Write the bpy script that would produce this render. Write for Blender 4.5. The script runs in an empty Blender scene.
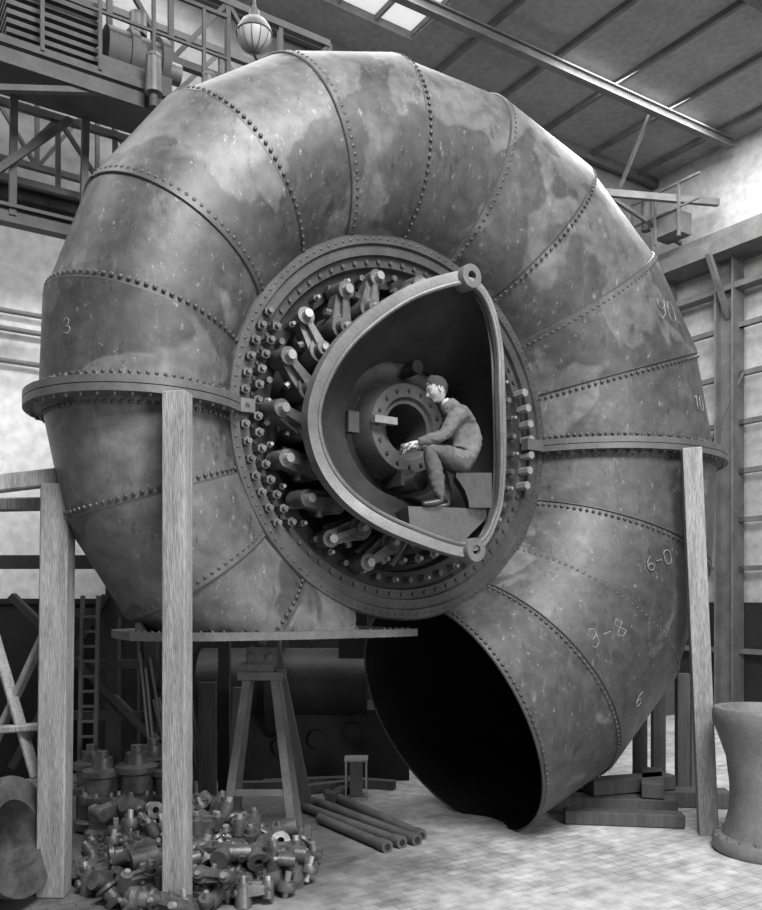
import bpy, math, random
from mathutils import Vector, Matrix, noise
random.seed(7)
V=Vector
ZC=2.55
S=.553; C=.833
def frame(z): return Matrix(((C,0,S,.22),(S,0,-C,8.5),(0,1,0,z),(0,0,0,1)))
RM=frame(0.0); CM=frame(4.25)

# ---------------------------------------------------------------- materials
def mat(name,c,rough=.6,metal=0.,var=.3,scale=3.,stretch=(1,1,1),fine=.15,bump=.0,chalk=0.,spec=.5):
    m=bpy.data.materials.new(name); m.use_nodes=True
    nt=m.node_tree; N=nt.nodes; L=nt.links
    b=N['Principled BSDF']; b.inputs['Roughness'].default_value=rough; b.inputs['Metallic'].default_value=metal
    b.inputs['Specular IOR Level'].default_value=spec
    tc=N.new('ShaderNodeTexCoord'); mp=N.new('ShaderNodeMapping'); mp.inputs['Scale'].default_value=stretch
    L.new(tc.outputs['Object'],mp.inputs['Vector'])
    n1=N.new('ShaderNodeTexNoise'); n1.inputs['Scale'].default_value=scale; n1.inputs['Detail'].default_value=6; n1.inputs['Roughness'].default_value=.6
    n2=N.new('ShaderNodeTexNoise'); n2.inputs['Scale'].default_value=scale*9; n2.inputs['Detail'].default_value=5
    L.new(mp.outputs[0],n1.inputs['Vector']); L.new(mp.outputs[0],n2.inputs['Vector'])
    r1=N.new('ShaderNodeMapRange'); r1.inputs[1].default_value=.3; r1.inputs[2].default_value=.7; r1.inputs[3].default_value=1-var; r1.inputs[4].default_value=1+var
    r2=N.new('ShaderNodeMapRange'); r2.inputs[1].default_value=.3; r2.inputs[2].default_value=.7; r2.inputs[3].default_value=1-fine; r2.inputs[4].default_value=1+fine
    L.new(n1.outputs[0],r1.inputs[0]); L.new(n2.outputs[0],r2.inputs[0])
    mu=N.new('ShaderNodeMath'); mu.operation='MULTIPLY'; L.new(r1.outputs[0],mu.inputs[0]); L.new(r2.outputs[0],mu.inputs[1])
    m2=N.new('ShaderNodeMath'); m2.operation='MULTIPLY'; m2.inputs[1].default_value=c; L.new(mu.outputs[0],m2.inputs[0])
    out=m2
    if chalk>0:
        def layer(scale_,det,rou,dist,lo,hi,amp,prev,st=(1,1,1),op='ADD'):
            mq=N.new('ShaderNodeMapping'); mq.inputs['Scale'].default_value=st; L.new(tc.outputs['Object'],mq.inputs['Vector'])
            n3=N.new('ShaderNodeTexNoise'); n3.inputs['Scale'].default_value=scale_; n3.inputs['Detail'].default_value=det; n3.inputs['Roughness'].default_value=rou; n3.inputs['Distortion'].default_value=dist
            L.new(mq.outputs[0],n3.inputs['Vector'])
            r3=N.new('ShaderNodeMapRange'); r3.inputs[1].default_value=lo; r3.inputs[2].default_value=hi
            r3.inputs[3].default_value=0 if op=='ADD' else 1; r3.inputs[4].default_value=amp
            L.new(n3.outputs[0],r3.inputs[0])
            ad=N.new('ShaderNodeMath'); ad.operation=op; L.new(prev.outputs[0],ad.inputs[0]); L.new(r3.outputs[0],ad.inputs[1]); return ad
        out=layer(.6,4,.55,.3,.49,.505,.50,out,op='MULTIPLY')      # dark oxide stains with sharp edges
        out=layer(1.5,7,.7,.0,.55,.80,chalk*.8,out)                    # dusty bloom
        out=layer(7,12,.9,.0,.54,.63,chalk*.6,out,(1,.25,1))     # flaking streaks
        out=layer(16,8,.8,.0,.60,.63,chalk*1.6,out,(1,.5,1))
        out=layer(5,10,.85,.0,.58,.60,.5,out,(1,.35,1),op='MULTIPLY')
    cb=N.new('ShaderNodeCombineColor')
    for i in range(3): L.new(out.outputs[0],cb.inputs[i])
    L.new(cb.outputs[0],b.inputs['Base Color'])
    if bump>0:
        bp=N.new('ShaderNodeBump'); bp.inputs['Strength'].default_value=bump; bp.inputs['Distance'].default_value=.02
        L.new(n2.outputs[0],bp.inputs['Height']); L.new(bp.outputs[0],b.inputs['Normal'])
    return m
M_case=mat('riveted_boiler_plate',.092,.5,.1,.25,.8,fine=.3,bump=.25,chalk=.075,spec=.45)
M_inside=mat('shade_dark_plate_inside',.01,.95,0,.35,1.1,spec=.05)  # near-black colour stands in for the shade inside the casing
M_rivet=mat('rivet_steel',.05,.5,.1,.2,5)
M_flange=mat('flange_steel',.09,.5,.2,.25,4,bump=.1)
M_ring=mat('stay_ring_cast_steel',.055,.45,.3,.3,4,bump=.1)
M_dark=mat('oily_dark_iron',.015,.5,.1,.3,5,bump=.1)
M_lever=mat('machined_lever_steel',.10,.42,.35,.5,8,bump=.15)
M_bright=mat('polished_steel',.32,.4,.5,.2,8)
M_cast=mat('cast_iron_elbow',.045,.45,.2,.3,3,bump=.15)
M_rim=mat('machined_rim',.12,.5,.2,.25,5,bump=.1)
M_wood=mat('weathered_timber',.22,.85,0,.3,2.,(6,6,.6),fine=.35,bump=.4)
M_woodd=mat('dark_timber',.06,.85,0,.3,2.,(6,6,.6),bump=.3)
M_steelbg=mat('painted_structural_steel',.035,.6,.1,.2,3)
M_steelhz=mat('haze_lightened_steel',.2,.8,.0,.2,3)  # steel colour lightened to stand in for haze in the hall
M_crane=mat('crane_steel',.055,.7,.1,.3,3)
M_frame=mat('runway_steel',.10,.7,.1,.3,3)
M_wall=mat('whitewashed_wall',.72,.9,0,.1,.8,bump=.1)
M_wallup=mat('dark_upper_wall',.16,.9,0,.2,.8,bump=.1)  # darker tone for the band across the upper back wall
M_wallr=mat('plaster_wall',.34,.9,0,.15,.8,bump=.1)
M_darkband=mat('added_dark_band',.010,.9,0,.3,1.)  # near-black tone standing in for the gloom low on the walls
M_ceil=mat('roof_boarding',.22,.9,0,.15,1.)
M_jacket=mat('work_jacket_cloth',.11,.9,0,.3,14,bump=.5)
M_trouser=mat('trouser_cloth',.07,.9,0,.3,14,bump=.5)
M_shirt=mat('white_of_eye',.4,.5,0,.05,14)
M_skin=mat('skin',.36,.55,0,.08,12)
M_hair=mat('dark_hair',.03,.6,0,.4,40,(1,1,3),bump=.5)
M_shoe=mat('shoe_leather',.025,.4,0,.2,10)
M_pale=mat('pale_painted_casting',.14,.5,0,.25,3)
M_chalk=mat('chalk',.17,.95,0,.6,25)
M_glass=bpy.data.materials.new('frosted_lamp_glass'); M_glass.use_nodes=True
M_glass.node_tree.nodes['Principled BSDF'].inputs['Base Color'].default_value=(.3,.3,.3,1)
M_sky=bpy.data.materials.new('skylight_daylight_glass'); M_sky.use_nodes=True
_b=M_sky.node_tree.nodes['Principled BSDF']; _b.inputs['Base Color'].default_value=(.8,.8,.8,1); _b.inputs['Emission Color'].default_value=(1,1,1,1); _b.inputs['Emission Strength'].default_value=.6
def floor_mat():
    m=mat('wood_block_paving',.42,.8,0,.3,.6,fine=.3,bump=.0)
    nt=m.node_tree;N=nt.nodes;L=nt.links;b=N['Principled BSDF']
    br=N.new('ShaderNodeTexBrick'); br.inputs['Scale'].default_value=1.0
    br.inputs['Brick Width'].default_value=.22; br.inputs['Row Height'].default_value=.11; br.inputs['Mortar Size'].default_value=.006
    br.inputs['Color1'].default_value=(1,1,1,1);br.inputs['Color2'].default_value=(.65,.65,.65,1);br.inputs['Mortar'].default_value=(.35,.35,.35,1)
    tc=[n for n in N if n.type=='TEX_COORD'][0]
    nz=N.new('ShaderNodeTexNoise'); nz.inputs['Scale'].default_value=.8; nz.inputs['Detail'].default_value=6; L.new(tc.outputs['Object'],nz.inputs['Vector'])
    rr=N.new('ShaderNodeMapRange'); rr.inputs[1].default_value=.4; rr.inputs[2].default_value=.6; rr.inputs[3].default_value=.25; rr.inputs[4].default_value=.85; L.new(nz.outputs[0],rr.inputs[0])
    L.new(tc.outputs['Object'],br.inputs['Vector'])
    src=b.inputs['Base Color'].links[0].from_socket
    mx=N.new('ShaderNodeMix'); mx.data_type='RGBA'; mx.blend_type='MULTIPLY'; L.new(rr.outputs[0],mx.inputs[0])
    L.new(src,mx.inputs[6]); L.new(br.outputs['Color'],mx.inputs[7])
    # noisy dark patch around the parts, weaker light at left put into the colour
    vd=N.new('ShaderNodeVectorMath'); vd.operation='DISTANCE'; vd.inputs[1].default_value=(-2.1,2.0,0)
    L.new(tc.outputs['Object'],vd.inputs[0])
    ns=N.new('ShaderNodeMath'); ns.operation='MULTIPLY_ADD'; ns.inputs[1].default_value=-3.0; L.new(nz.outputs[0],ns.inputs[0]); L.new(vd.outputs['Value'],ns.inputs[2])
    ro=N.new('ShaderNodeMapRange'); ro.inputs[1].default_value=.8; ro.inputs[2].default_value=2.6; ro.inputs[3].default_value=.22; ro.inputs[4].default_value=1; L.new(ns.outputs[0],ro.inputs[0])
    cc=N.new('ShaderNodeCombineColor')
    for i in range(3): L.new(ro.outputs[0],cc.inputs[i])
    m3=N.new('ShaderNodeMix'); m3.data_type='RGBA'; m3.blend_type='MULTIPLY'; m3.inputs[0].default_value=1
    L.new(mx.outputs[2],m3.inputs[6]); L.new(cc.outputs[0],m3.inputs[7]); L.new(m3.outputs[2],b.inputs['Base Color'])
    return m
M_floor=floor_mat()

# ---------------------------------------------------------------- mesh builder
def basis(d,up=V((0,0,1))):
    d=d.normalized()
    if abs(d.dot(up))>.99: up=V((1,0,0))
    x=up.cross(d).normalized(); y=d.cross(x)
    return x,y,d
class MB:
    def __init__(s): s.v=[];s.f=[];s.m=[]
    def add(s,vs,fs,mi=0,M=None):
        o=len(s.v)
        s.v+= [ (M@V(p)) if M is not None else V(p) for p in vs]
        s.f+= [tuple(i+o for i in f) for f in fs]; s.m+=[mi]*len(fs)
    def box(s,c,d,mi=0,M=None):
        x,y,z=c;a,b,e=d[0]/2,d[1]/2,d[2]/2
        vs=[(x+i*a,y+j*b,z+k*e) for i in(-1,1) for j in(-1,1) for k in(-1,1)]
        s.add(vs,[(0,1,3,2),(4,6,7,5),(0,4,5,1),(2,3,7,6),(0,2,6,4),(1,5,7,3)],mi,M)
    def beam(s,p,q,w,h,mi=0,M=None,up=V((0,0,1))):
        p=V(p);q=V(q);x,y,d=basis(q-p,V(up))
        vs=[P+x*(i*w/2)+y*(j*h/2) for P in(p,q) for i,j in((-1,-1),(1,-1),(1,1),(-1,1))]
        s.add(vs,[(0,3,2,1),(4,5,6,7),(0,1,5,4),(1,2,6,5),(2,3,7,6),(3,0,4,7)],mi,M)
    def ibeam(s,p,q,w,h,t,mi=0,M=None,up=V((0,0,1))):
        p=V(p);q=V(q);x,y,d=basis(q-p,V(up))
        s.beam(p+y*(h/2),q+y*(h/2),w,t,mi,M,up); s.beam(p-y*(h/2),q-y*(h/2),w,t,mi,M,up); s.beam(p,q,t,h,mi,M,up)
    def cyl(s,p,q,r,r2=None,n=16,mi=0,M=None,caps=True):
        p=V(p);q=V(q);r2=r if r2 is None else r2;x,y,d=basis(q-p)
        vs=[];
        for P,R in((p,r),(q,r2)):
            vs+=[P+x*(R*math.cos(2*math.pi*i/n))+y*(R*math.sin(2*math.pi*i/n)) for i in range(n)]
        fs=[(i,(i+1)%n,n+(i+1)%n,n+i) for i in range(n)]
        if caps: fs+=[tuple(range(n-1,-1,-1)),tuple(range(n,2*n))]
        s.add(vs,fs,mi,M)
    def dome(s,p,nrm,r,mi=0,M=None,n=8):
        x,y,d=basis(V(nrm));p=V(p);vs=[]
        for k,(rr,hh) in enumerate(((1,0),(.8,.5),(.4,.75))):
            vs+=[p+x*(rr*r*math.cos(2*math.pi*i/n))+y*(rr*r*math.sin(2*math.pi*i/n))+d*(hh*r) for i in range(n)]
        vs.append(p+d*(.8*r));fs=[]
        for k in range(2): fs+=[(k*n+i,k*n+(i+1)%n,(k+1)*n+(i+1)%n,(k+1)*n+i) for i in range(n)]
        fs+=[(2*n+i,2*n+(i+1)%n,3*n) for i in range(n)]
        s.add(vs,fs,mi,M)
    def lathe(s,prof,n=32,mi=0,M=None,a0=0,a1=2*math.pi):
        full=abs(a1-a0-2*math.pi)<1e-6; k=len(prof);vs=[];m=n if full else n+1
        for j in range(m):
            a=a0+(a1-a0)*j/n
            vs+=[(r*math.cos(a),r*math.sin(a),z) for r,z in prof]
        fs=[]
        for j in range(n):
            j2=(j+1)%m
            fs+=[(j*k+i,j2*k+i,j2*k+i+1,j*k+i+1) for i in range(k-1)]
        s.add(vs,fs,mi,M)
    def tube(s,pts,r,n=10,mi=0,M=None,closed=False):
        pts=[V(p) for p in pts];m=len(pts);vs=[];up=V((0,0,1))
        for i,p in enumerate(pts):
            a=pts[(i-1)%m] if (closed or i>0) else p; b=pts[(i+1)%m] if (closed or i<m-1) else p
            x,y,d=basis(b-a,up); R=r[i] if isinstance(r,(list,tuple)) else r
            vs+=[p+x*(R*math.cos(2*math.pi*k/n))+y*(R*math.sin(2*math.pi*k/n)) for k in range(n)]
        fs=[]
        for i in range(m if closed else m-1):
            j=(i+1)%m
            fs+=[(i*n+k,i*n+(k+1)%n,j*n+(k+1)%n,j*n+k) for k in range(n)]
        if not closed: fs+=[tuple(range(n-1,-1,-1)),tuple((m-1)*n+k for k in range(n))]
        s.add(vs,fs,mi,M)
    def grid(s,rows,mi=0,M=None,flip=False):
        k=len(rows[0]);vs=[p for r in rows for p in r];fs=[]
        for i in range(len(rows)-1):
            for j in range(k-1):
                f=(i*k+j,i*k+j+1,(i+1)*k+j+1,(i+1)*k+j); fs.append(f[::-1] if flip else f)
        s.add(vs,fs,mi,M)
    def obj(s,name,mats,M=None,parent=None,ang=35,smooth=True):
        me=bpy.data.meshes.new(name); me.from_pydata([tuple(p) for p in s.v],[],s.f)
        for m in mats: me.materials.append(m)
        me.polygons.foreach_set('material_index',s.m)
        if smooth:
            me.polygons.foreach_set('use_smooth',[True]*len(me.polygons)); me.set_sharp_from_angle(angle=math.radians(ang))
        me.update()
        o=bpy.data.objects.new(name,me); bpy.context.collection.objects.link(o)
        if M is not None: o.matrix_world=M
        if parent is not None: o.parent=parent
        return o
def empty(name,M=None):
    o=bpy.data.objects.new(name,None); bpy.context.collection.objects.link(o)
    if M is not None: o.matrix_world=M
    return o

# ---------------------------------------------------------------- spiral casing
R=1.88;H=.55
tab={252:.70,234:.73,216:.76,198:.80,180:.82,164:.86,147:.90,129:.95,111:1.00,92:1.07,73:1.15,54:1.25,36:1.34,18:1.43,0:1.49,-18:1.53,-36:1.53,-54:1.49,-70:1.42}
NP=48
def section(phi,n=NP,off=0.):
    a=tab[phi]; rc=R+math.sqrt(a*a-H*H); t0=math.atan2(H,R-rc); out=[]
    for i in range(n+1):
        t=t0-2*t0*i/n
        r=rc+(a+off)*math.cos(t); w=-H+(a+off)*math.sin(t)
        ph=phi
        if phi==-70:
            ro=rc+a; ph=-75+5.0*max(0,(r-R))/(ro-R)
        p=math.radians(ph)
        out.append((V((r*math.cos(p),r*math.sin(p),w)),V((math.cos(t)*math.cos(p),math.cos(t)*math.sin(p),math.sin(t)))))
    return out
casing=empty('turbine_spiral_casing',CM)
keys=sorted(tab.keys(),reverse=True)
shell=MB(); riv=MB()
CUT=-2.0
for i in range(len(keys)-1):
    off=.0 if i%2 else .018
    A=section(keys[i],off=off);B=section(keys[i+1],off=off)
    pa=[p for p,_ in A];pb=[p for p,_ in B]
    rows=[pa,[p.lerp(q,.5) for p,q in zip(pa,pb)],pb]
    if keys[i]>180:
        sub=[[p.lerp(q,k/8) for p,q in zip(pa,pb)] for k in range(9)]
        rows=[]
        for row in sub:
            rr=[]
            for p in row:
                p=p.copy()
                if p.y<CUT:
                    f=CUT/p.y; p=V((p.x*f if f<1 else p.x,CUT,p.z))
                rr.append(p)
            rows.append(rr)
    shell.grid(rows,0,flip=True)
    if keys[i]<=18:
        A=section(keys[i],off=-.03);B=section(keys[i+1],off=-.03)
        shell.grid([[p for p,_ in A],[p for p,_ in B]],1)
def arc_points(sec,step):
    pts=[p for p,_ in sec]; L=[0]
    for a,b in zip(pts,pts[1:]): L.append(L[-1]+(b-a).length)
    n=int(L[-1]/step); res=[]
    j=0
    for k in range(1,n):
        t=L[-1]*k/n
        while L[j+1]<t: j+=1
        f=(t-L[j])/(L[j+1]-L[j]); res.append((j,f))
    return res
for i,k in enumerate(keys):
    sec=section(k)
    for (side,nb) in ((1,i+1),(-1,i-1)):
        if nb<0 or nb>=len(keys): continue
        if side==-1 and k not in (180,0,-70): continue
        oth=section(keys[nb])
        d=.05 if k not in (180,0) else .12
        for (j,f) in arc_points(sec,.068):
            p=sec[j][0].lerp(sec[j+1][0],f); n=sec[j][1].lerp(sec[j+1][1],f); q=oth[j][0].lerp(oth[j+1][0],f)
            dd=(q-p).length; P=p.lerp(q,min(.4,d/dd))
            if P.y<CUT+.03 and k>180: continue
            if n.z<-.75: continue
            riv.dome(P+n*.012,n,.020)
    if k not in (180,0):
        pts=[p+n*.006 for p,n in sec if not(k>180 and p.y<CUT)]
        if len(pts)>4: riv.tube(pts,.014,6,0)
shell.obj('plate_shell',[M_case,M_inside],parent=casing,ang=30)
riv.obj('rivets',[M_rivet],parent=casing)
# chalk marks
DIG={'0':[[(0,.2),(.15,0),(.45,0),(.6,.2),(.6,.8),(.45,1),(.15,1),(0,.8),(0,.2)]],'1':[[(.1,.75),(.35,1),(.35,0)]],
'3':[[(0,.85),(.3,1),(.55,.8),(.45,.55),(.2,.5),(.5,.42),(.6,.2),(.35,0),(0,.1)]],'6':[[(.5,1),(.15,.7),(0,.3),(.15,0),(.45,0),(.6,.25),(.4,.5),(.05,.35)]],
'8':[[(.3,.5),(.05,.75),(.3,1),(.55,.75),(.3,.5),(0,.22),(.3,0),(.6,.22),(.3,.5)]],'-':[[(.05,.5),(.55,.5)]],
'y':[[(0,1),(.05,.6),(.3,.45),(.55,.6)],[(.6,1),(.5,.2),(.2,-.1),(0,.1)]],'g':[[(.55,.9),(.2,1),(0,.7),(.2,.45),(.5,.6),(.55,.9),(.5,.2),(.2,0),(0,.15)]]}
ck=MB()
def surf(phi,t):
    ks=keys
    for a,b in zip(ks,ks[1:]):
        if b<=phi<=a:
            f=(a-phi)/(a-b)
            def pt(k):
                A_=tab[k]; rc=R+math.sqrt(A_*A_-H*H)
                r=rc+(A_+.016)*math.cos(t);w=-H+(A_+.016)*math.sin(t);p=math.radians(k)
                return V((r*math.cos(p),r*math.sin(p),w))
            return pt(a).lerp(pt(b),f)
def chalk(txt,phi,t,size,ang=0.):
    c0=surf(phi,t)
    for ci,chh in enumerate(txt):
        for st in DIG[chh]:
            P_=[V((x,y,0)) for x,y in st]
            dense=[]; pts=[]
            for a,b in zip(P_,P_[1:]): dense+=[a.lerp(b,k/3) for k in range(3)]
            dense.append(P_[-1])
            for p in dense:
                x=(p.x+ci*.85-len(txt)*.42)*size; y=(p.y-.5)*size
                xr=x*math.cos(ang)-y*math.sin(ang); yr=x*math.sin(ang)+y*math.cos(ang)
                pr=math.radians(phi); rad=math.hypot(c0.x,c0.y)
                er=V((math.cos(pr),math.sin(pr)));et=V((-math.sin(pr),math.cos(pr)))
                dr=xr*er.x+yr*er.y; dt_=xr*et.x+yr*et.y
                k=min(tab,key=lambda q:abs(q-phi)); 
                pts.append(surf(phi+math.degrees(dt_/rad), t-dr/tab[k]))
            ck.tube(pts,.006,5)
chalk('y0',27,1.35,.22); chalk('10',9,1.3,.16); chalk('6-0',-25,1.75,.15,.3); chalk('g-8',-46,1.85,.2,.3); chalk('6',-48,1.25,.16); chalk('3',171,.5,.13)
ck.obj('chalk_marks',[M_chalk],parent=casing)
# horizontal joint flanges
fl=MB()
for k in (180,0):
    sec=section(k); sg=1
    ins=[p-n*.03 for p,n in sec]; out=[p+n*.145 for p,n in sec]
    for (y0,y1) in ((-.065,-.004),(.004,.065)):
        a=[V((p.x,y0,p.z)) for p in ins];b=[V((p.x,y0,p.z)) for p in out];c=[V((p.x,y1,p.z)) for p in out];d=[V((p.x,y1,p.z)) for p in ins]
        fl.grid([a,b,c,d],0)
    for (j,f) in arc_points(sec,.12):
        p=sec[j][0].lerp(sec[j+1][0],f); n=sec[j][1].lerp(sec[j+1][1],f)
        P=p+n*.095
        fl.cyl((P.x,-.09,P.z),(P.x,.09,P.z),.018,n=6)
fl.box((1.74,0,.09),(.36,.12,.1)); fl.box((-1.80,0,.09),(.24,.12,.1))
front=[(-2.62,-.9),(-2.65,-.3),(-2.45,.0),(-2.0,.2),(-1.2,.32),(-.4,.32),(.0,.25),(.03,-.1),(.03,-1.3),(-2.3,-1.4),(-2.55,-1.2)]
top=[V((x,CUT+.02,w)) for x,w in front];bot=[V((x,CUT-.05,w)) for x,w in front]
n=len(front)
fl.add(top+bot,[tuple(range(n)),tuple(range(2*n-1,n-1,-1))]+[(i,n+i,n+(i+1)%n,(i+1)%n) for i in range(n)])
for i in range(1,6):
    a=V(front[i]);b=V(front[i+1])
    for t in range(5):
        p=a.lerp(b,t/5); fl.cyl((p.x*.985,CUT-.06,p.y-.07),(p.x*.985,CUT+.035,p.y-.07),.012,n=6)
for (u,w) in ((-1.5,.1),(-2.5,-.3),(-.6,.15)):
    fl.add([(u-.015,CUT,w),(u+.015,CUT,w),(u+.015,CUT,w-.3),(u-.015,CUT,w-.3),(u,CUT+.2,w-.3)],[(0,1,2,3),(0,1,4),(1,2,4),(3,0,4)])
fl.obj('joint_flanges',[M_flange],parent=casing)
# stay ring + head cover
rg=MB()
prof=[(1.84,-.3),(1.905,-.05),(1.905,.04),(1.885,.06),(1.80,.06),(1.79,.03),(1.70,.03),(1.69,-.02),(1.60,-.03),(1.58,-.1)]
rg.lathe(prof,128,0)
rg.lathe([(1.58,-.1),(1.42,-.12),(1.40,-.28),(1.0,-.3),(.98,-.1),(.86,-.05),(.80,-.05),(.78,-.15),(.5,-.18)],96,1)
rg.lathe([(R-.02,-.9),(R-.02,-1.15),(1.2,-1.15),(.9,-1.1)],64,1)
rg.lathe([(.5,-.18),(.46,.06),(.44,.1),(.31,.1),(.29,.06),(.25,.06),(.24,-.1),(.24,-.8),(0,-.8)],64,2)
rg.obj('stay_ring',[M_ring,M_dark,M_flange],parent=casing,ang=25)
bt=MB()
for i in range(130):
    a=2*math.pi*i/130; bt.dome((1.845*math.cos(a),1.845*math.sin(a),.06),(0,0,1),.014,2)
for i in range(72):
    a=2*math.pi*i/72; c,s=math.cos(a),math.sin(a)
    bt.cyl((1.645*c,1.645*s,-.03),(1.645*c,1.645*s,.0),.022,n=6,mi=2)
for i in range(48):
    a=2*math.pi*(i+.5)/48; c,s=math.cos(a),math.sin(a)
    bt.cyl((1.5*c,1.5*s,-.12),(1.5*c,1.5*s,.0),.032,n=6,mi=0)
    if i%2: bt.cyl((1.5*c,1.5*s,.0),(1.5*c,1.5*s,.05),.018,n=8,mi=1)
for i in range(16):
    a=2*math.pi*i/16; c,s=math.cos(a),math.sin(a)
    bt.cyl((.375*c,.375*s,.1),(.375*c,.375*s,.12),.018,n=6,mi=2)
    bt.cyl((.83*c,.83*s,-.06),(.83*c,.83*s,.0),.03,n=6)
for a0 in range(150,216,5):
    for r in (1.63,1.755):
        a=math.radians(a0+(2.5 if r<1.7 else 0)); c,s=math.cos(a),math.sin(a)
        bt.cyl((r*c,r*s,-.02),(r*c,r*s,.09),.044,n=6,mi=0); bt.cyl((r*c,r*s,.09),(r*c,r*s,.14),.024,n=10,mi=0)
for a0 in range(-16,24,6):
    a=math.radians(a0); c,s=math.cos(a),math.sin(a)
    bt.cyl((1.63*c,1.63*s,-.02),(1.63*c,1.63*s,.13),.045,n=6,mi=1)
for a0 in range(-100,60,9):
    a=math.radians(a0+3); c,s=math.cos(a),math.sin(a)
    bt.cyl((1.3*c,1.3*s,-.28),(1.3*c,1.3*s,-.08),.05,n=6,mi=0); bt.cyl((1.3*c,1.3*s,-.08),(1.3*c,1.3*s,-.02),.024,n=8,mi=1)
    bt.cyl((1.12*c,1.12*s,-.28),(1.12*c,1.12*s,-.1),.07,n=12,mi=0)
bt.obj('studs_and_nuts',[M_lever,M_bright,M_ring],parent=casing)

def lever(mb,M,mi=0,mb2=1):
    mb.cyl((0,0,-.22),(0,0,.10),.115,.11,16,mi,M)
    mb.cyl((0,0,.10),(0,0,.17),.075,.065,14,mi,M)
    mb.cyl((0,0,.17),(0,0,.2),.03,.03,8,mb2,M)
    w0,w1,L=.10,.065,.32
    vs=[(0,-w0,-.08),(0,w0,-.08),(0,w0,.08),(0,-w0,.08),(L,-w1,-.05),(L,w1,-.05),(L,w1,.06),(L,-w1,.06)]
    mb.add(vs,[(0,1,2,3),(4,7,6,5),(0,4,5,1),(1,5,6,2),(2,6,7,3),(3,7,4,0)],mi,M)
    mb.beam((.02,0,.1),(L-.04,0,.08),.05,.07,mi,M)
    mb.cyl((L,0,-.11),(L,0,.12),.085,.08,14,mi,M)
    mb.cyl((L,0,.12),(L,0,.18),.045,.04,10,mb2,M)
    mb.cyl((-.14,-.05,-.02),(-.06,0,-.02),.055,.055,10,mi,M)
    mb.cyl((.12,.07,.0),(.12,.14,.0),.035,.035,8,mi,M)
gl=MB()
NG=20
for i in range(NG):
    a=2*math.pi*(i+.35)/NG
    dg_=math.degrees(a)
    jz,jy=random.uniform(-8,8),random.uniform(-.15,.15)
    if not (70<dg_<262): continue
    M=Matrix.Rotation(a,4,'Z')@Matrix.Translation((1.17,0,.04))@Matrix.Rotation(math.radians(-38+jz),4,'Z')@Matrix.Rotation(jy,4,'Y')@Matrix.Scale(1.05,4)
    lever(gl,M)
    b=a+.12
    gl.cyl((1.36*math.cos(b),1.36*math.sin(b),-.05),(1.1*math.cos(b+.13),1.1*math.sin(b+.13),-.02),.035,.035,8,0)
gl.obj('guide_vane_levers',[M_lever,M_bright],parent=casing)
hb=MB()
hb.box((-.33,.03,.16),(.26,.07,.07),0)
hb.box((-.62,0,.02),(.12,.2,.1),1); hb.box((-.05,-.5,.0),(.16,.16,.3),1); hb.cyl((0,-.55,.0),(0,-.55,.3),.09,n=16,mi=1)
hb.cyl((.1,.62,-.1),(.1,.62,.12),.07,n=12,mi=1)
hb.obj('hub_key',[M_bright,M_ring],parent=casing)

# ---------------------------------------------------------------- elbow casting
rim=[(0,1.14,1.0),(-.283,1.07,.9),(-.613,.889,.75),(-.989,.536,.6),(-1.184,.179,.5),(-1.235,-.168,.45),(-1.133,-.542,.5),(-.896,-.848,.65),(-.521,-1.064,.85),(.038,-1.2,1.0),(.256,-.923,1.05),(.285,-.516,1.1),(.228,.104,1.15),(.248,.616,1.1),(.173,.979,1.05)]
def catmull(P,n):
    P=[V(p) for p in P];m=len(P);o=[]
    for i in range(m):
        a,b,c,d=P[i-1],P[i],P[(i+1)%m],P[(i+2)%m]
        for k in range(n):
            t=k/n;o.append(.5*((2*b)+(c-a)*t+(2*a-5*b+4*c-d)*t*t+(3*b-a-3*c+d)*t**3))
    return o
rp=catmull(rim,8)
elb=empty('turbine_elbow_casting',CM)
eb=MB()
def ang_(p): return math.atan2(p.y,p.x+.4)
def ring_at(s,off):
    res=[]
    for p in rp:
        al=ang_(p); b=V((.68*math.cos(al),.68*math.sin(al),.0))
        q=p.lerp(b,s); e=V((math.cos(al),math.sin(al),0))
        q=q+e*(.14*math.sin(math.pi*s)+off)
        q.z=p.z*(1-s**1.3)
        res.append(q)
    return res+[res[0]]
inn=[ring_at(k/12,0) for k in range(13)]; outr=[ring_at(k/12,.055) for k in range(13)]
eb.grid(inn,0); eb.grid(outr,0,flip=True)
eb.grid([outr[0],inn[0]],1)
vt=-.865
ftop=[V((-.50,vt,.79)),V((-.25,vt,.87)),V((.0,vt,.95)),V((.235,vt,1.0))]
fbot=[V((-.50,-1.06,.82)),V((-.25,-1.13,.88)),V((.0,-1.17,.95)),V((.235,-.95,1.0))]
bk=[V((p.x*.7+.1,vt,.2)) for p in ftop]
eb.grid([bk,ftop,fbot],0)
eb.grid([[bk[0],V((bk[0].x,-1.0,.2))],[ftop[0],fbot[0]]],0)
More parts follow.
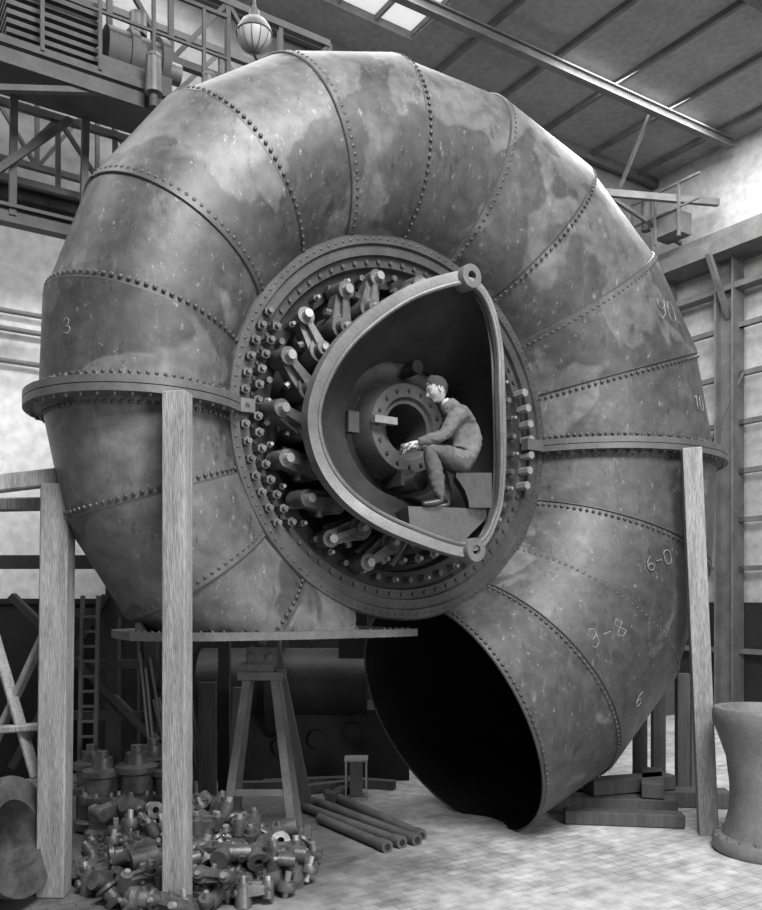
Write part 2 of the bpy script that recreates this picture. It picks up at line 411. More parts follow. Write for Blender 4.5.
# curved bracket rib that carries the seated man (world x-z profile converted to casting frame)
def wl(x,y,z): return V(((x-.22)*C+(y-8.5)*S, z-4.25,(x-.22)*S-(y-8.5)*C))
pr=[(.80,3.385),(.79,3.45),(.76,3.54),(.71,3.62),(.68,3.66),(.68,3.70),(1.0,3.70),(1.0,3.385)]
A_=[wl(x,7.68,z) for x,z in pr];B_=[wl(x,8.0,z) for x,z in pr];n=len(pr)
eb.add(A_+B_,[tuple(range(n)),tuple(range(2*n-1,n-1,-1))]+[(i,n+i,n+(i+1)%n,(i+1)%n) for i in range(n)],0)
eb.obj('elbow_shell',[M_cast,M_rim],parent=elb,ang=50)
er=MB()
def offp(q,d,dz): 
    al=ang_(q); return V((q.x+math.cos(al)*d,q.y+math.sin(al)*d,q.z+dz))
def wd(q): return .12 if q.x<-.05 else .06
loops=[]
for (k,dz) in ((-.02,.0),(-.02,.035),(.3,.05),(1,.05),(1.0,-.07),(.45,-.09)):
    L_=[offp(q,(k*wd(q) if k>0 else k),dz) for q in rp]; loops.append(L_+[L_[0]])
er.grid(loops,0)
bead=[offp(q,.0,.04) for q in rp]; er.tube(bead,.022,8,1,closed=True)
for (x,y,z) in ((.0,1.2,1.0),(.05,-1.25,1.0)):
    M=Matrix.Translation((x,y,z))
    er.lathe([(.045,-.08),(.105,-.08),(.11,-.07),(.11,.07),(.105,.08),(.045,.08),(.045,-.08)],24,0,M)
er.obj('elbow_rim',[M_rim,M_flange],parent=elb,ang=40)

# ---------------------------------------------------------------- man
DZ=-.15
def P(x,y,z): return V((x,y,z+DZ))
def skin_obj(name,verts,edges,rad,roots,sub=2):
    me=bpy.data.meshes.new(name); me.from_pydata([tuple(v) for v in verts],edges,[])
    o=bpy.data.objects.new(name,me); bpy.context.collection.objects.link(o)
    o.modifiers.new('Skin','SKIN')
    sk=me.skin_vertices[0].data
    for i,r in enumerate(rad):
        sk[i].radius=r if isinstance(r,tuple) else (r,r); sk[i].use_root=(i in roots)
    sm=o.modifiers.new('Sub','SUBSURF'); sm.levels=sub; sm.render_levels=sub
    dg=bpy.context.evaluated_depsgraph_get(); dg.update()
    m2=bpy.data.meshes.new_from_object(o.evaluated_get(dg)); 
    o.modifiers.clear(); o.data=m2; m2.name=name
    m2.polygons.foreach_set('use_smooth',[True]*len(m2.polygons))
    return o
man=empty('seated_workman')
vv=[];ee=[];rr=[]
def node(p,r,par=None):
    vv.append(p);rr.append(r)
    if par is not None: ee.append((par,len(vv)-1))
    return len(vv)-1
pel=node(P(.79,7.82,3.97),(.15,.16))
wa=node(P(.80,7.82,4.10),(.14,.155),pel)
ch=node(P(.765,7.82,4.25),(.145,.18),wa)
uc=node(P(.695,7.82,4.38),(.125,.17),ch)
nb=node(P(.63,7.82,4.475),(.07,.075),uc)
nk=node(P(.575,7.81,4.55),(.053,.053),nb)
LEGS=((-1,P(.41,7.63,4.06),P(.53,7.62,3.64),P(.36,7.60,3.555)),(1,P(.45,7.93,4.07),P(.62,7.92,3.64),P(.45,7.91,3.555)))
for sgn,kn,an,toe in LEGS:
    hp=node(P(.74,7.82+sgn*.10,3.95),.115,pel)
    th=node(V(vv[hp]).lerp(kn,.5)+V((0,0,.01)),.105,hp)
    k=node(kn,.082,th)
    cf=node(kn.lerp(an,.35)+V((.02,0,0)),.080,k)
    c2=node(kn.lerp(an,.82),.072,cf)
    a2=node(an+V((0,0,-.01)),.045,c2)
    hl=node(an+V((.015,0,-.055)),.042,a2)
    t1=node(an.lerp(toe,.55)+V((0,0,-.03)),(.045,.036),hl)
    t2=node(toe+V((0,0,.005)),(.038,.026),t1)
wr=[]
ARMS=((-1,P(.70,7.645,4.385),P(.555,7.585,4.165),P(.325,7.64,4.115)),(1,P(.67,7.995,4.385),P(.53,8.02,4.17),P(.31,7.88,4.12)))
for sgn,sh,el,wri in ARMS:
    s0=node(sh,.082,uc)
    m0=node(sh.lerp(el,.5),.072,s0)
    e0=node(el,.062,m0)
    f0=node(el.lerp(wri,.45),.056,e0)
    f1=node(el.lerp(wri,.86),.044,f0)
    w0=node(wri,(.028,.032),f1)
    wr.append(wri)
body=skin_obj('clothed_body',vv,ee,rr,{pel},3)
me=body.data
for m in (M_jacket,M_trouser,M_skin,M_shoe): me.materials.append(m)
def seg(c,a,b):
    ab=b-a; t=max(0,min(1,(c-a).dot(ab)/ab.dot(ab))); return (c-(a+ab*t)).length,t
for p in me.polygons:
    c=p.center; z=c.z-DZ
    mi=0
    if z<3.635: mi=3
    elif z<3.985 or (c.x<.66 and z<4.16): mi=1
    if c.x<.615 and z>4.49 and seg(c,vv[nb],vv[nk]+V((-.05,0,.08)))[0]<.075: mi=2
    for sgn,sh,el,w_ in ARMS:
        d,t=seg(c,w_,el)
        if d<.08 and z>4.03: mi=0 if t>.06 else 2
    p.material_index=mi
for v in me.vertices:
    z=v.co.z-DZ
    if z>3.66 and z<4.50:
        q=v.co
        f=abs(noise.noise(V((q.x*13+q.z*7,q.y*9,q.z*20))))
        g_=abs(noise.noise(V((q.x*26-q.z*9,q.y*20,q.z*34+5))))
        v.co+=v.normal*(.018*f+.006*g_-.006)
body.parent=man
cl=MB()
ax=(vv[nk]-vv[nb]).normalized(); b0=vv[nb]+ax*.015
zc=ax; xc=V((0,1,0)); yc=zc.cross(xc).normalized()
MC=Matrix(((xc.x,yc.x,zc.x,b0.x),(xc.y,yc.y,zc.y,b0.y),(xc.z,yc.z,zc.z,b0.z),(0,0,0,1)))
cl.lathe([(.098,-.045),(.086,.0),(.074,.03),(.066,.034),(.066,.0)],24,0,MC)
cl.obj('jacket_collar',[M_jacket],parent=man)
def head():
    mb=MB(); ns,nl=72,56; vs=[]
    for i in range(nl+1):
        th=math.pi*i/nl
        for j in range(ns):
            ph=2*math.pi*j/ns
            x=math.sin(th)*math.cos(ph);y=math.sin(th)*math.sin(ph);z=math.cos(th)
            X=x*.100;Y=y*.075;Z=z*.120
            if Z<.0:
                t=min(1,(-Z)/.12); Y*=1-.42*t*t-.05*t
                if x<0: X*=1-.50*t
                else: X*=1+.02*t-.05*t*t
            if x>0:
                g=lambda yc,zc,sy,sz:math.exp(-((Y-yc)/sy)**2-((Z-zc)/sz)**2)
                X=X*.95
                X+=.024*g(0,-.026,.012,.014)+.014*g(0,-.004,.010,.022)
                X+=.007*g(0,.030,.045,.010)
                X-=.013*(g(.031,.010,.016,.012)+g(-.031,.010,.016,.012))
                X+=.008*g(0,-.060,.022,.006)-.006*g(0,-.067,.026,.003)+.008*g(0,-.074,.02,.006)
                X+=.022*g(0,-.098,.026,.020)
                X+=.006*(g(.042,-.022,.018,.02)+g(-.042,-.022,.018,.02))
            vs.append(V((X,Y,Z)))
    def isH(v):
        if v.x>.055: return v.z>.070
        if v.x>.01: return v.z>.045 or (v.x<.03 and v.z>.02)
        if v.x>-.03: return v.z>.0
        return v.z>-.055
    hv=[isH(v) for v in vs]
    for k,v in enumerate(vs):
        if hv[k]:
            nn=v.normalized(); vs[k]=v+nn*(.009+.007*noise.noise(v*45)+(.010 if v.z>.06 and v.x>0 else 0))
    for i in range(nl):
        for j in range(ns):
            f=(i*ns+j,(i+1)*ns+j,(i+1)*ns+(j+1)%ns,i*ns+(j+1)%ns)
            mb.f.append(f); mb.m.append(1 if sum(hv[q] for q in f)>=3 else 0)
    mb.v=vs
    sph=[(math.sin(math.pi*q/8),math.cos(math.pi*q/8)) for q in range(9)]
    for sg in(-1,1):
        mb.lathe(sph,14,0,Matrix.Translation((-.005,sg*.076,-.008))@Matrix.Rotation(sg*.4,4,'Z')@Matrix.Rotation(-.15,4,'Y')@Matrix.Diagonal((.019,.008,.032,1)))
        mb.lathe(sph,10,2,Matrix.Translation((-.002,sg*.081,-.006))@Matrix.Diagonal((.009,.005,.017,1)))
        mb.lathe(sph,12,3,Matrix.Translation((.0775,sg*.031,.009))@Matrix.Diagonal((.010,.013,.006,1)))
        mb.lathe(sph,12,2,Matrix.Translation((.0855,sg*.031,.009))@Matrix.Diagonal((.004,.005,.005,1)))
        mb.lathe(sph,10,1,Matrix.Translation((.088,sg*.031,.027))@Matrix.Diagonal((.006,.018,.0035,1)))
    mb.lathe(sph,10,2,Matrix.Translation((.086,0,-.067))@Matrix.Diagonal((.006,.020,.0018,1)))
    return mb
hM=Matrix.Translation(P(.515,7.80,4.635))@Matrix.Rotation(math.radians(192),4,'Z')@Matrix.Rotation(math.radians(24),4,'Y')
hd=head().obj('head',[M_skin,M_hair,M_dark,M_shirt],M=hM,ang=60); hd.parent=man
def hand(name,W,F,Nn,curl,sd):
    F=F.normalized();Nn=(Nn-F*F.dot(Nn)).normalized();Sd=F.cross(Nn)*sd
    v=[];e=[];r=[];roots=set()
    def ch(pts,rad):
        roots.add(len(v))
        for i,(p,q) in enumerate(zip(pts,rad)):
            v.append(p);r.append(q)
            if i: e.append((len(v)-2,len(v)-1))
    ch([W-F*.02,W+F*.02,W+F*.055,W+F*.085],[(.026,.026),(.030,.022),(.040,.018),(.038,.015)])
    for i,(k) in enumerate((.88,1.0,.94,.75)):
        b=W+F*.07+Sd*(.031-.0205*i); pts=[b];d=F.copy();p=b
        ax=Sd if F.cross(Nn).dot(Sd)>0 else -Sd
        for L,c in ((.032,.0),(.038,curl*.8),(.026,curl*1.1),(.02,curl*.7)):
            d=Matrix.Rotation(c,3,ax)@d
            p=p+d*L*k; pts.append(p)
        ch(pts,[.0095,.0098,.009,.008,.007])
    b=W+F*.025+Sd*.02
    d1=(F*.65+Sd*.6+Nn*.45).normalized(); d2=(F*.8+Sd*.1+Nn*.6).normalized()
    ch([b,b+d1*.04,b+d1*.04+d2*.032,b+d1*.04+d2*.055],[.014,.0125,.0105,.008])
    o=skin_obj(name,v,e,r,roots,1); o.data.materials.append(M_skin); o.parent=man; return o
hand('left_hand',wr[0],V((-1,.12,-.12)),V((-.05,.2,-1)),.75,1)
hand('right_hand',wr[1],V((-1,-.5,-.1)),V((-.05,-.1,-1)),.8,-1)
sp=MB(); a=P(.21,7.55,4.065);b=P(.18,7.95,4.07)
sp.cyl(a,b,.012,n=10); sp.lathe([(.02,-.012),(.04,-.012),(.04,.012),(.02,.012),(.02,-.012)],16,0,Matrix.Translation(a-(b-a).normalized()*.03))
sp.obj('spanner',[M_bright],parent=man)

# ---------------------------------------------------------------- room
def room(name,c,d,m): 
    b=MB();b.box(c,d);return b.obj(name,[m],M=RM,smooth=False)
fM=Matrix(((C,-S,0,.22),(S,C,0,8.5),(0,0,1,0),(0,0,0,1)))
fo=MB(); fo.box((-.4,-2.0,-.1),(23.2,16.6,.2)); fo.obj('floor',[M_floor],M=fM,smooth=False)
room('wall_back',(-.4,6.1,-6.15),(23.2,12.2,.3),M_wall)
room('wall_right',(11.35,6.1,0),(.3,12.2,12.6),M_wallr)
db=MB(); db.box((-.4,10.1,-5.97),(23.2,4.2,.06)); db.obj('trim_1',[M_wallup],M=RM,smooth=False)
db=MB(); db.box((-.4,1.25,-5.97),(23.2,2.5,.06)); db.box((-.4,2.53,-5.95),(23.2,.08,.1)); db.obj('dark_band_back',[M_darkband],M=RM,smooth=False)  # band added to keep the background under the casing dark
db=MB(); db.box((11.17,1.25,0),(.06,2.5,12.0)); db.obj('dark_band_right',[M_darkband],M=RM,smooth=False)
cb=MB()
cb.box((-7.5,12.3,-2),(9,.2,8.6)); cb.box((7.43,12.3,-2),(7.54,.2,8.6)); cb.box((.33,12.3,-5.6),(6.66,.2,1.3)); cb.box((.33,12.3,.1),(6.66,.2,4.4))
for w in (-5.8,-1.0,1.4): cb.box((-.4,12.1,w),(23.2,.2,.1),1)
for u in (-11,-9,-7,-5,4.5,6,7.5,9,10.5): cb.box((u,12.16,-2),(.08,.12,8.6),1)
cb.obj('ceiling',[M_ceil,M_frame],M=RM,smooth=False)
sk=MB(); sk.box((.33,12.36,-3.5),(6.7,.03,3.2),0)
for u in [-3+.74*i for i in range(10)]: sk.box((u,12.3,-3.5),(.05,.1,3.1),1)
sk.box((.33,12.3,-3.5),(6.66,.1,.05),1)
sk.obj('window_1',[M_sky,M_steelhz],M=RM,smooth=False)
rw=MB()
rw.box((10.75,9.75,0),(.8,.3,12),0); rw.box((10.6,10.0,0),(.25,.2,12),0); rw.box((10.9,9.0,0),(.3,.12,12),0)
for w in (-5.4,-3.75,-1.2):
    rw.ibeam((10.9,0,w),(10.9,9.6,w),.38,.4,.04,0,up=V((0,0,1)))
    rw.beam((10.2,9.6,w),(10.9,8.4,w),.1,.1,0)
for w in (-4.6,-2.5):
    for zz in (1.5,3.2,4.2,5.2,6.2,7.2,8.2): rw.box((10.95,zz,w),(.12,.10,2.4),0)
    rw.beam((10.9,5.2,w),(10.9,7.2,w+1.2),.06,.06,0)
rw.box((10.3,10.5,-4.7),(.5,.45,.6),0); rw.cyl((10.2,10.6,-5.3),(10.2,11.2,-5.3),.10,n=12)
for ww in (-5.5,-4.9,-4.3): rw.beam((10.0,10.1,ww),(10.0,11.2,ww),.05,.05,0)
rw.beam((10.0,11.2,-5.5),(10.0,11.2,-3.8),.05,.05,0); rw.beam((10.0,10.7,-5.5),(10.0,10.7,-3.8),.04,.04,0)
rw.obj('crane_runway_frame',[M_frame],M=RM)
br=MB()
br.ibeam((-6,11.6,-3.7),(10.9,12.0,-3.7),.14,.16,.03,0,up=V((0,1,0)))
br.beam((6,11.9,-5.6),(11,10.4,-5.0),.07,.07,0); br.beam((4.5,11.9,-5.6),(7.5,10.9,-5.5),.06,.06,0)
br.beam((7.5,10.9,-5.5),(10.9,10.9,-4.0),.14,.1,0); br.beam((8.6,12.0,-3.9),(8.9,10.9,-5.0),.06,.06,0)
br.obj('roof_tie_beams',[M_frame],M=RM)
pp=MB()
for z in (6.6,6.35,5.9): pp.cyl((-11,z,-5.85),(6,z,-5.85),.04,n=10)
for u in (-6,-3.2,0): pp.box((u,6.3,-5.92),(.08,1.0,.15))
pp.obj('wall_pipes',[M_steelhz],M=RM)

cr=MB()
def truss(p,q,h,n,t=.07,mi=0):
    p=V(p);q=V(q);up=V((0,h,0))
    cr.beam(p,q,t,t,mi);cr.beam(p+up,q+up,t,t,mi)
    for i in range(n):
        a=p.lerp(q,i/n);b=p.lerp(q,(i+1)/n)
        cr.beam(a,a+up,t*.7,t*.7,mi); cr.beam(a,b+up,t*.6,t*.6,mi) if i%2 else cr.beam(a+up,b,t*.6,t*.6,mi)
    cr.beam(q,q+up,t*.7,t*.7,mi)
truss((-8,9.2,-3.2),(1.0,9.2,-3.2),1.0,12,.09)
truss((-8,9.3,-4.6),(1.0,9.3,-4.6),1.2,9,.09)
truss((-8,7.6,-4.0),(-1.0,7.6,-4.0),.9,10,.08)
truss((-8,8.4,-5.2),(0,8.4,-5.2),1.2,10,.08)
cr.ibeam((-9,7.55,-4.4),(1.5,7.55,-4.4),.25,.3,.05,0,up=V((0,1,0)))
cr.ibeam((-9,7.0,-3.6),(-2.1,7.0,-3.6),.16,.18,.04,0,up=V((0,1,0)))
for u in (-4.4,-3.7,-3.0,-2.2): cr.beam((u,7.0,-3.6),(u,9.2,-3.4),.08,.08,0)
cr.beam((-3.6,7.0,-3.5),(-2.4,8.2,-3.4),.08,.08,0); cr.beam((-4.5,8.3,-3.5),(-3.3,7.1,-3.4),.08,.08,0)
cr.box((-2.1,8.35,-3.0),(2.6,.08,1.0),0); cr.box((-2.1,8.2,-2.55),(2.6,.16,.05),0)
for k in range(7): cr.box((-2.75,8.55+.1*k,-3.0),(.95,.05,.7),0)
cr.box((-2.75,8.9,-3.2),(.9,.7,.3),0)
cr.cyl((-2.15,8.85,-2.9),(-1.55,8.85,-2.9),.26,n=28,mi=0); cr.cyl((-1.55,8.85,-2.9),(-1.45,8.85,-2.9),.32,n=28,mi=0); cr.cyl((-1.45,8.85,-2.9),(-1.25,8.85,-2.9),.12,n=20,mi=1)
cr.cyl((-1.9,8.85,-2.9),(-1.8,8.85,-2.9),.3,n=28,mi=0)
cr.box((-1.85,8.5,-2.9),(.8,.2,.6),0); cr.cyl((-1.75,9.15,-2.9),(-1.75,9.4,-2.9),.1,n=16,mi=1)
for u in (-1.75,-1.1):
    cr.cyl((u,8.2,-2.35),(u,8.62,-2.35),.10,.08,16,1); cr.cyl((u,8.2,-2.35),(u,8.05,-2.35),.05,.05,12,0); cr.dome((u,8.6,-2.35),(0,1,0),.09,1)
for u in (-3.4,-2.9,-2.3,-1.7,-1.1,-.8): cr.beam((u,8.35,-2.5),(u,9.5,-2.5),.04,.04,0)
cr.beam((-3.4,9.5,-2.5),(-.8,9.5,-2.5),.04,.04); cr.beam((-3.4,9.0,-2.5),(-.8,9.0,-2.5),.03,.03)
cr.beam((-3.7,7.75,-2.6),(-2.2,8.2,-2.6),.06,.08)
cr.obj('overhead_travelling_crane',[M_crane,M_flange],M=RM)

lp=MB(); c=V((-1.49,10,9.2))
Ml=Matrix.Translation(c)
lp.lathe([(.0,-.2),(.08,-.185),(.14,-.145),(.19,-.06),(.2,.0)],24,0,Ml)
lp.lathe([(.2,0),(.215,.01),(.2,.06),(.15,.14),(.07,.19),(.06,.28),(.03,.3),(.02,.35)],24,1,Ml)
for k in range(6):
    a=k*math.pi/6
    lp.tube([c+V((.21*math.sin(t)*math.cos(a),.21*math.sin(t)*math.sin(a),-.21*math.cos(t))) for t in [math.pi*(-.5+j/12) for j in range(13)]],.005,5,1)
lp.cyl(c+V((0,0,.3)),V((c.x,c.y,12.1)),.018,n=8,mi=1)
lp.obj('hanging_lamp',[M_glass,M_flange])

# ---------------------------------------------------------------- timber props
def timber(name,p,q,w,h,m=M_wood,rot=0):
    b=MB(); p=V(p);q=V(q)
    up=V((math.sin(rot),math.cos(rot),0)); b.beam(p,q,w,h,0,up=up)
    o=b.obj(name,[m],smooth=False); bv=o.modifiers.new('b','BEVEL'); bv.width=.012; bv.segments=2; return o
timber('timber_prop',(-1.60,6.68,0),(-1.60,6.68,4.18),.19,.17,rot=.15)
timber('timber_prop',(3.56,9.25,0),(3.33,9.13,4.18),.20,.17,rot=.2)
tr=MB()
tr.beam((-2.83,7.35,0),(-2.79,7.35,3.55),.24,.2,0,up=V((0,1,0)))
tr.beam((-3.75,7.9,0),(-3.75,7.9,3.4),.2,.18,0,up=V((0,1,0)))
tr.beam((-3.9,7.0,3.42),(-2.62,7.5,3.66),.2,.14,0)
tr.beam((-3.9,8.1,3.45),(-2.7,8.3,3.5),.16,.12,0)
tr.beam((-3.6,7.8,2.4),(-3.0,7.4,1.0),.1,.05,0); tr.beam((-3.75,7.8,.8),(-2.9,7.5,2.4),.1,.05,0)
tr.beam((-3.9,7.6,1.35),(-2.9,7.45,1.45),.16,.06,0)
o=tr.obj('timber_trestle',[M_wood],smooth=False); bv=o.modifiers.new('b','BEVEL'); bv.width=.012

st=MB(); cx,cy=-1.22,8.75
for dx,dy in((-1,-1),(1,-1),(-1,1),(1,1)):
    st.beam((cx+dx*.14,cy+dy*.1,1.75),(cx+dx*.36,cy+dy*.3,.08),.08,.08,0,up=V((0,1,0)))
st.box((cx,cy,1.78),(.46,.36,.08)); st.box((cx-.05,cy,1.86),(.36,.3,.08))
st.box((cx,cy,1.97),(.3,.26,.2)); st.cyl((cx,cy,2.0),(cx,cy,2.2),.08,n=16); st.box((cx,cy,2.16),(.38,.3,.05))
for dx in(-.1,.1): st.cyl((cx+dx,cy-.18,1.97),(cx+dx,cy-.12,1.97),.035,n=12)
for dy in(-.3,.3): st.beam((cx-.48,cy+dy,.08),(cx+.48,cy+dy,.08),.1,.12,0)
for dx in(-.36,.36): st.beam((cx+dx,cy-.4,.1),(cx+dx,cy+.4,.1),.08,.08,0)
st.beam((cx-.3,cy-.24,.62),(cx+.3,cy-.24,.62),.05,.06,0)
st.obj('steel_jack_stand',[M_frame])

lf=MB()
for x,y in ((-3.15,10.0),(-2.7,10.0),(-3.15,10.8),(-1.95,10.6),(-3.9,10.3)):
    lf.beam((x,y,0),(x,y,3.0),.14,.14,0,up=V((0,1,0)))
for z in (.6,1.2,1.8,2.4): lf.beam((-3.9,9.95,z),(-2.6,9.95,z),.06,.1,0)
lf.beam((-4.3,9.9,2.6),(-2.6,9.9,.9),.12,.08,0); lf.beam((-4.3,9.9,.6),(-3.2,9.9,2.6),.08,.08,0); lf.beam((-2.6,10,1.5),(-1.9,10.6,2.6),.1,.1,0)
lf.beam((-4.6,10.1,3.0),(-1.7,10.1,3.0),.14,.16,0)
for z in(2.45,2.6,2.75): lf.beam((-2.55,9.9,z),(-1.6,9.9,z+.1),.05,.05,0)
lf.obj('steel_lattice_frame',[M_steelbg])
rk=MB()
for x in(-3.42,-3.24): rk.beam((x,9.6,0),(x,9.75,2.6),.04,.05,0,up=V((0,1,0)))
for k in range(14): rk.beam((-3.42,9.6+.01*k,.15+.17*k),(-3.24,9.6+.01*k,.15+.17*k),.03,.03,0)
rk.obj('ladder',[M_frame])
rd=MB()
for k in range(11):
    x=-2.75+k*.055+random.uniform(-.02,.02); rd.cyl((x+random.uniform(.1,.3),9.8,0),(x-.05,9.88,1.3+random.uniform(0,.8)),.018,n=8)
rd.obj('leaning_steel_rods',[M_rim])
tb=MB()
tb.beam((-2.0,9.8,0),(-2.0,9.8,1.6),.2,.08,0,up=V((0,1,0))); tb.beam((-.9,10.3,0),(-1.3,10.1,2.1),.16,.1,0,up=V((0,1,0))); tb.beam((-1.75,10.2,0),(-1.7,10.2,1.5),.14,.1,0,up=V((0,1,0)))
tb.obj('leaning_timber_boards',[M_woodd],smooth=False)
mc=MB()
mc.box((-1.4,12.6,.5),(3.6,1.2,1.0),0); mc.cyl((-2.6,12.4,1.3),(-.2,12.4,1.3),.55,n=32); mc.cyl((-1.6,12.4,1.3),(-1.4,12.4,1.3),.8,n=32); mc.box((-.4,12.3,1.6),(.4,.5,1.6)); mc.box((-3.6,12.3,1.2),(.8,.8,2.4))
mc.cyl((-3.6,11.8,1.6),(-3.6,11.9,1.6),.3,n=24)
for k in range(6): mc.cyl((-2.9+k*.5,11.9,.5+.1*(k%3)),(-2.9+k*.5,12.0,.5+.1*(k%3)),.12,n=16)
mc.obj('background_lathe',[M_dark])
dbm=MB()
for (x,y,a,l_) in ((-.75,11.3,.5,.9),(-1.0,11.6,.2,1.2),(-.2,11.55,-.3,.8),(-.55,10.9,1.2,.5),(-1.5,11.4,.1,.7)):
    dbm.beam((x-l_/2*math.cos(a),y-l_/2*math.sin(a),.06),(x+l_/2*math.cos(a),y+l_/2*math.sin(a),.06),.14,.12,0)
dbm.obj('scrap_timber',[M_woodd],smooth=False)

# ---------------------------------------------------------------- parts pile
pl=MB()
def part(x,y,z,s,kind):
    M=Matrix.Translation((x,y,z))@Matrix.Rotation(random.uniform(0,6.28),4,'Z')@Matrix.Rotation(random.uniform(-.5,.5),4,'X')@Matrix.Scale(s,4)
    if kind==0: lever(pl,M@Matrix.Rotation(math.pi/2*random.choice((0,1,1)),4,'X'),0,1)
    elif kind==1:
        pl.lathe([(.05,-.12),(.14,-.12),(.14,-.06),(.09,-.04),(.09,.06),(.13,.08),(.13,.12),(.05,.12),(.05,-.12)],18,0,M@Matrix.Rotation(1.2,4,'X'))
    else:
        pl.lathe([(.03,-.05),(.1,-.05),(.115,0),(.1,.05),(.03,.05),(.03,-.05)],14,0,M); pl.cyl((0,0,-.15),(0,0,.15),.035,n=10,mi=1,M=M)
rows=[(7.35,.11,-2.62,-.8),(7.6,.11,-2.66,-.62),(7.85,.12,-2.7,-.55),(8.1,.13,-2.75,-.6),(8.35,.14,-2.8,-.7),(7.6,.27,-2.4,-.8),(7.9,.30,-2.5,-.8),(8.2,.32,-2.6,-.95),(8.5,.34,-2.7,-1.5),(8.0,.46,-2.4,-1.2),(8.4,.50,-2.6,-1.5),(8.6,.15,-2.8,-1.6),
 (6.9,.10,-2.0,-1.25),(6.45,.10,-1.95,-1.35),(7.0,.25,-1.95,-1.4),(6.45,.26,-1.85,-1.4),(7.1,.10,-2.3,-1.1),(8.9,.14,-2.0,-1.75)]
for (y,z,x0,x1) in rows:
    x=x0+random.uniform(0,.08)
    while x<x1:
        part(x,y+random.uniform(-.06,.06),z+random.uniform(-.02,.03),random.uniform(.6,.82),random.choice((0,0,0,1,2)))
        x+=random.uniform(.13,.19)
pl.obj('guide_vane_lever_pile',[M_lever,M_bright])
bh=MB()
for (x,y,s) in ((-2.95,9.0,1.0),(-2.6,9.05,1.1),(-2.27,9.1,.95),(-2.55,9.5,1.1),(-3.2,9.4,1.0)):
    M=Matrix.Translation((x,y,.40))@Matrix.Scale(s*1.15,4)
    bh.lathe([(0,-.32),(.16,-.32),(.16,-.25),(.12,-.22),(.12,0),(.19,.02),(.19,.08),(.14,.1),(.14,.24),(.18,.26),(.18,.31),(.1,.33),(.09,.42),(.05,.42),(.05,.48),(0,.48)],24,0,M)
    for k in range(8):
        a=k*math.pi/4; bh.cyl((.165*math.cos(a),.165*math.sin(a),.08),(.165*math.cos(a),.165*math.sin(a),.12),.018,n=6,mi=1,M=M)
bh.obj('bearing_housings',[M_lever,M_bright])
lc=MB(); M=Matrix.Translation((-3.38,7.1,.5))@Matrix.Rotation(math.radians(75),4,'Y')@Matrix.Rotation(.2,4,'X')
lc.lathe([(.25,-.1),(.5,-.1),(.52,-.05),(.52,.02),(.4,.05),(.38,.3),(.5,.33),(.5,.4),(.3,.4),(.25,-.1)],48,0,M)
lc.obj('flanged_ring_casting',[M_lever])
for (a,b_) in (((.36,8.85,.06),(-.95,10.7,.06)),((.20,8.75,.06),(-.98,10.3,.06)),((.05,8.6,.06),(-.7,9.7,.06)),((.42,9.05,.05),(-.7,11.0,.05))):
    m=MB(); a=V(a);b_=V(b_); x,y,d=basis(b_-a)
    m.tube([a,a.lerp(b_,.33),a.lerp(b_,.66),b_],.055,16); m.cyl(a-d*.03,a+d*.09,.066,n=16); m.cyl(a-d*.035,a-d*.02,.035,n=12,mi=1)
    m.obj('steel_pipe',[M_flange,M_dark])
ln=MB(); x,y=-.32,11.0
for dx in(-.13,.13):
    for dy in(-.13,.13): ln.beam((x+dx,y+dy,0),(x+dx,y+dy,.5),.02,.02,0,up=V((0,1,0)))
for z in(.01,.5): ln.box((x,y,z),(.3,.3,.03))
ln.box((x,y,.25),(.16,.16,.44),1)
ln.obj('inspection_lantern',[M_bright,M_flange])
def ob(name,lst,m):
    b=MB()
    for p,q,w,h in lst: b.beam(p,q,w,h,0)
    o=b.obj(name,[m],smooth=False); bv=o.modifiers.new('b','BEVEL'); bv.width=.012; return o
ob('timber_blocking',[((2.0,10.3,.1),(3.5,10.1,.1),.3,.2),((2.2,10.75,.1),(4.3,10.5,.1),.3,.2),((2.5,10.25,.3),(3.6,10.6,.3),.26,.18),((3.2,10.0,.3),(3.5,11.0,.3),.26,.18),((2.1,9.75,.08),(3.4,9.55,.08),.22,.15)],M_woodd)
b=MB()
for x,y,h in ((3.35,11.0,1.5),(3.62,11.1,1.7),(3.9,11.0,1.6),(4.15,11.2,1.2)): b.beam((x,y,0),(x,y,h),.16,.12,0,up=V((0,1,0)))
b.obj('timber_shoring',[M_woodd],smooth=False)
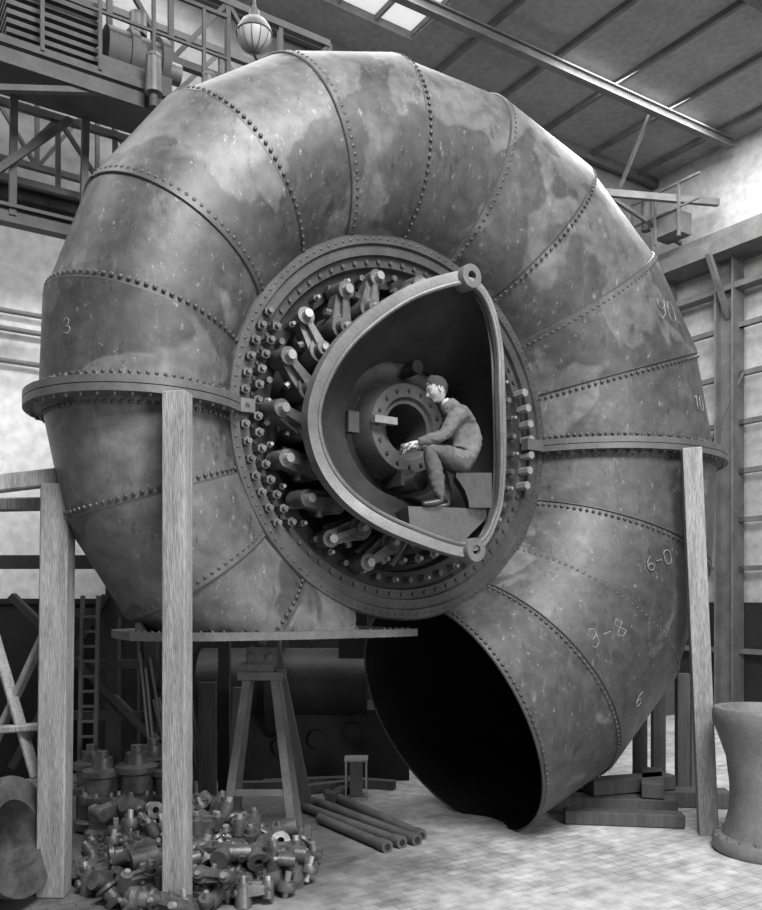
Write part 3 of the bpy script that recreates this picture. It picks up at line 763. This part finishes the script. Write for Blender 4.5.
vb=MB(); M=Matrix.Translation((3.93,8.62,0))@Matrix.Scale(1.12,4)
vb.lathe([(0,0),(.46,0),(.48,.03),(.48,.1),(.46,.13),(.40,.15),(.37,.22),(.33,.4),(.33,.6),(.36,.85),(.43,1.05),(.47,1.15),(.48,1.2),(.48,1.27),(.46,1.3),(.40,1.3),(.3,.95),(.26,.5),(0,.4)],56,0,M)
for k in range(20):
    a=k*math.pi/10; vb.cyl((.435*math.cos(a),.435*math.sin(a),.1),(.435*math.cos(a),.435*math.sin(a),.16),.02,n=6,M=M)
vb.obj('valve_body_casting',[M_pale])

# ---------------------------------------------------------------- light
w=bpy.data.worlds.new('World'); bpy.context.scene.world=w; w.use_nodes=True
w.node_tree.nodes['Background'].inputs[0].default_value=(1,1,1,1); w.node_tree.nodes['Background'].inputs[1].default_value=.15
def area(name,loc,tgt,sx,sy,e):
    l=bpy.data.lights.new(name,'AREA'); l.shape='RECTANGLE'; l.size=sx;l.size_y=sy;l.energy=e
    o=bpy.data.objects.new(name,l); bpy.context.collection.objects.link(o); o.location=loc
    o.rotation_euler=(V(tgt)-V(loc)).to_track_quat('-Z','Y').to_euler(); return o
area('roof_light_front',(2.8,.5,12),(1.5,8.5,3.0),6,3.5,3000)
area('side_window_light',(6.5,-1.5,4.5),(2.2,8.5,1.5),4,4,600)
area('roof_light_back',RM@V((.3,12.0,-3.5)),RM@V((.3,0,-3.5)),6,3,400)
area('roof_light_far',RM@V((8,12.0,-2)),RM@V((8,0,-3)),4,4,850)
area('added_wall_light',RM@V((-6.5,11.8,-3.5)),RM@V((-5,3,-6)),4,3,480)  # added fill with no visible source, brightens the left back wall
cam=bpy.data.cameras.new('Camera'); co=bpy.data.objects.new('Camera',cam); bpy.context.collection.objects.link(co)
co.location=(0,0,ZC); co.rotation_euler=(math.pi/2,0,0)
cam.sensor_fit='HORIZONTAL'; cam.sensor_width=36; cam.lens=36*850/762; cam.shift_y=145/762
bpy.context.scene.camera=co
bpy.context.scene.view_settings.view_transform='Standard'
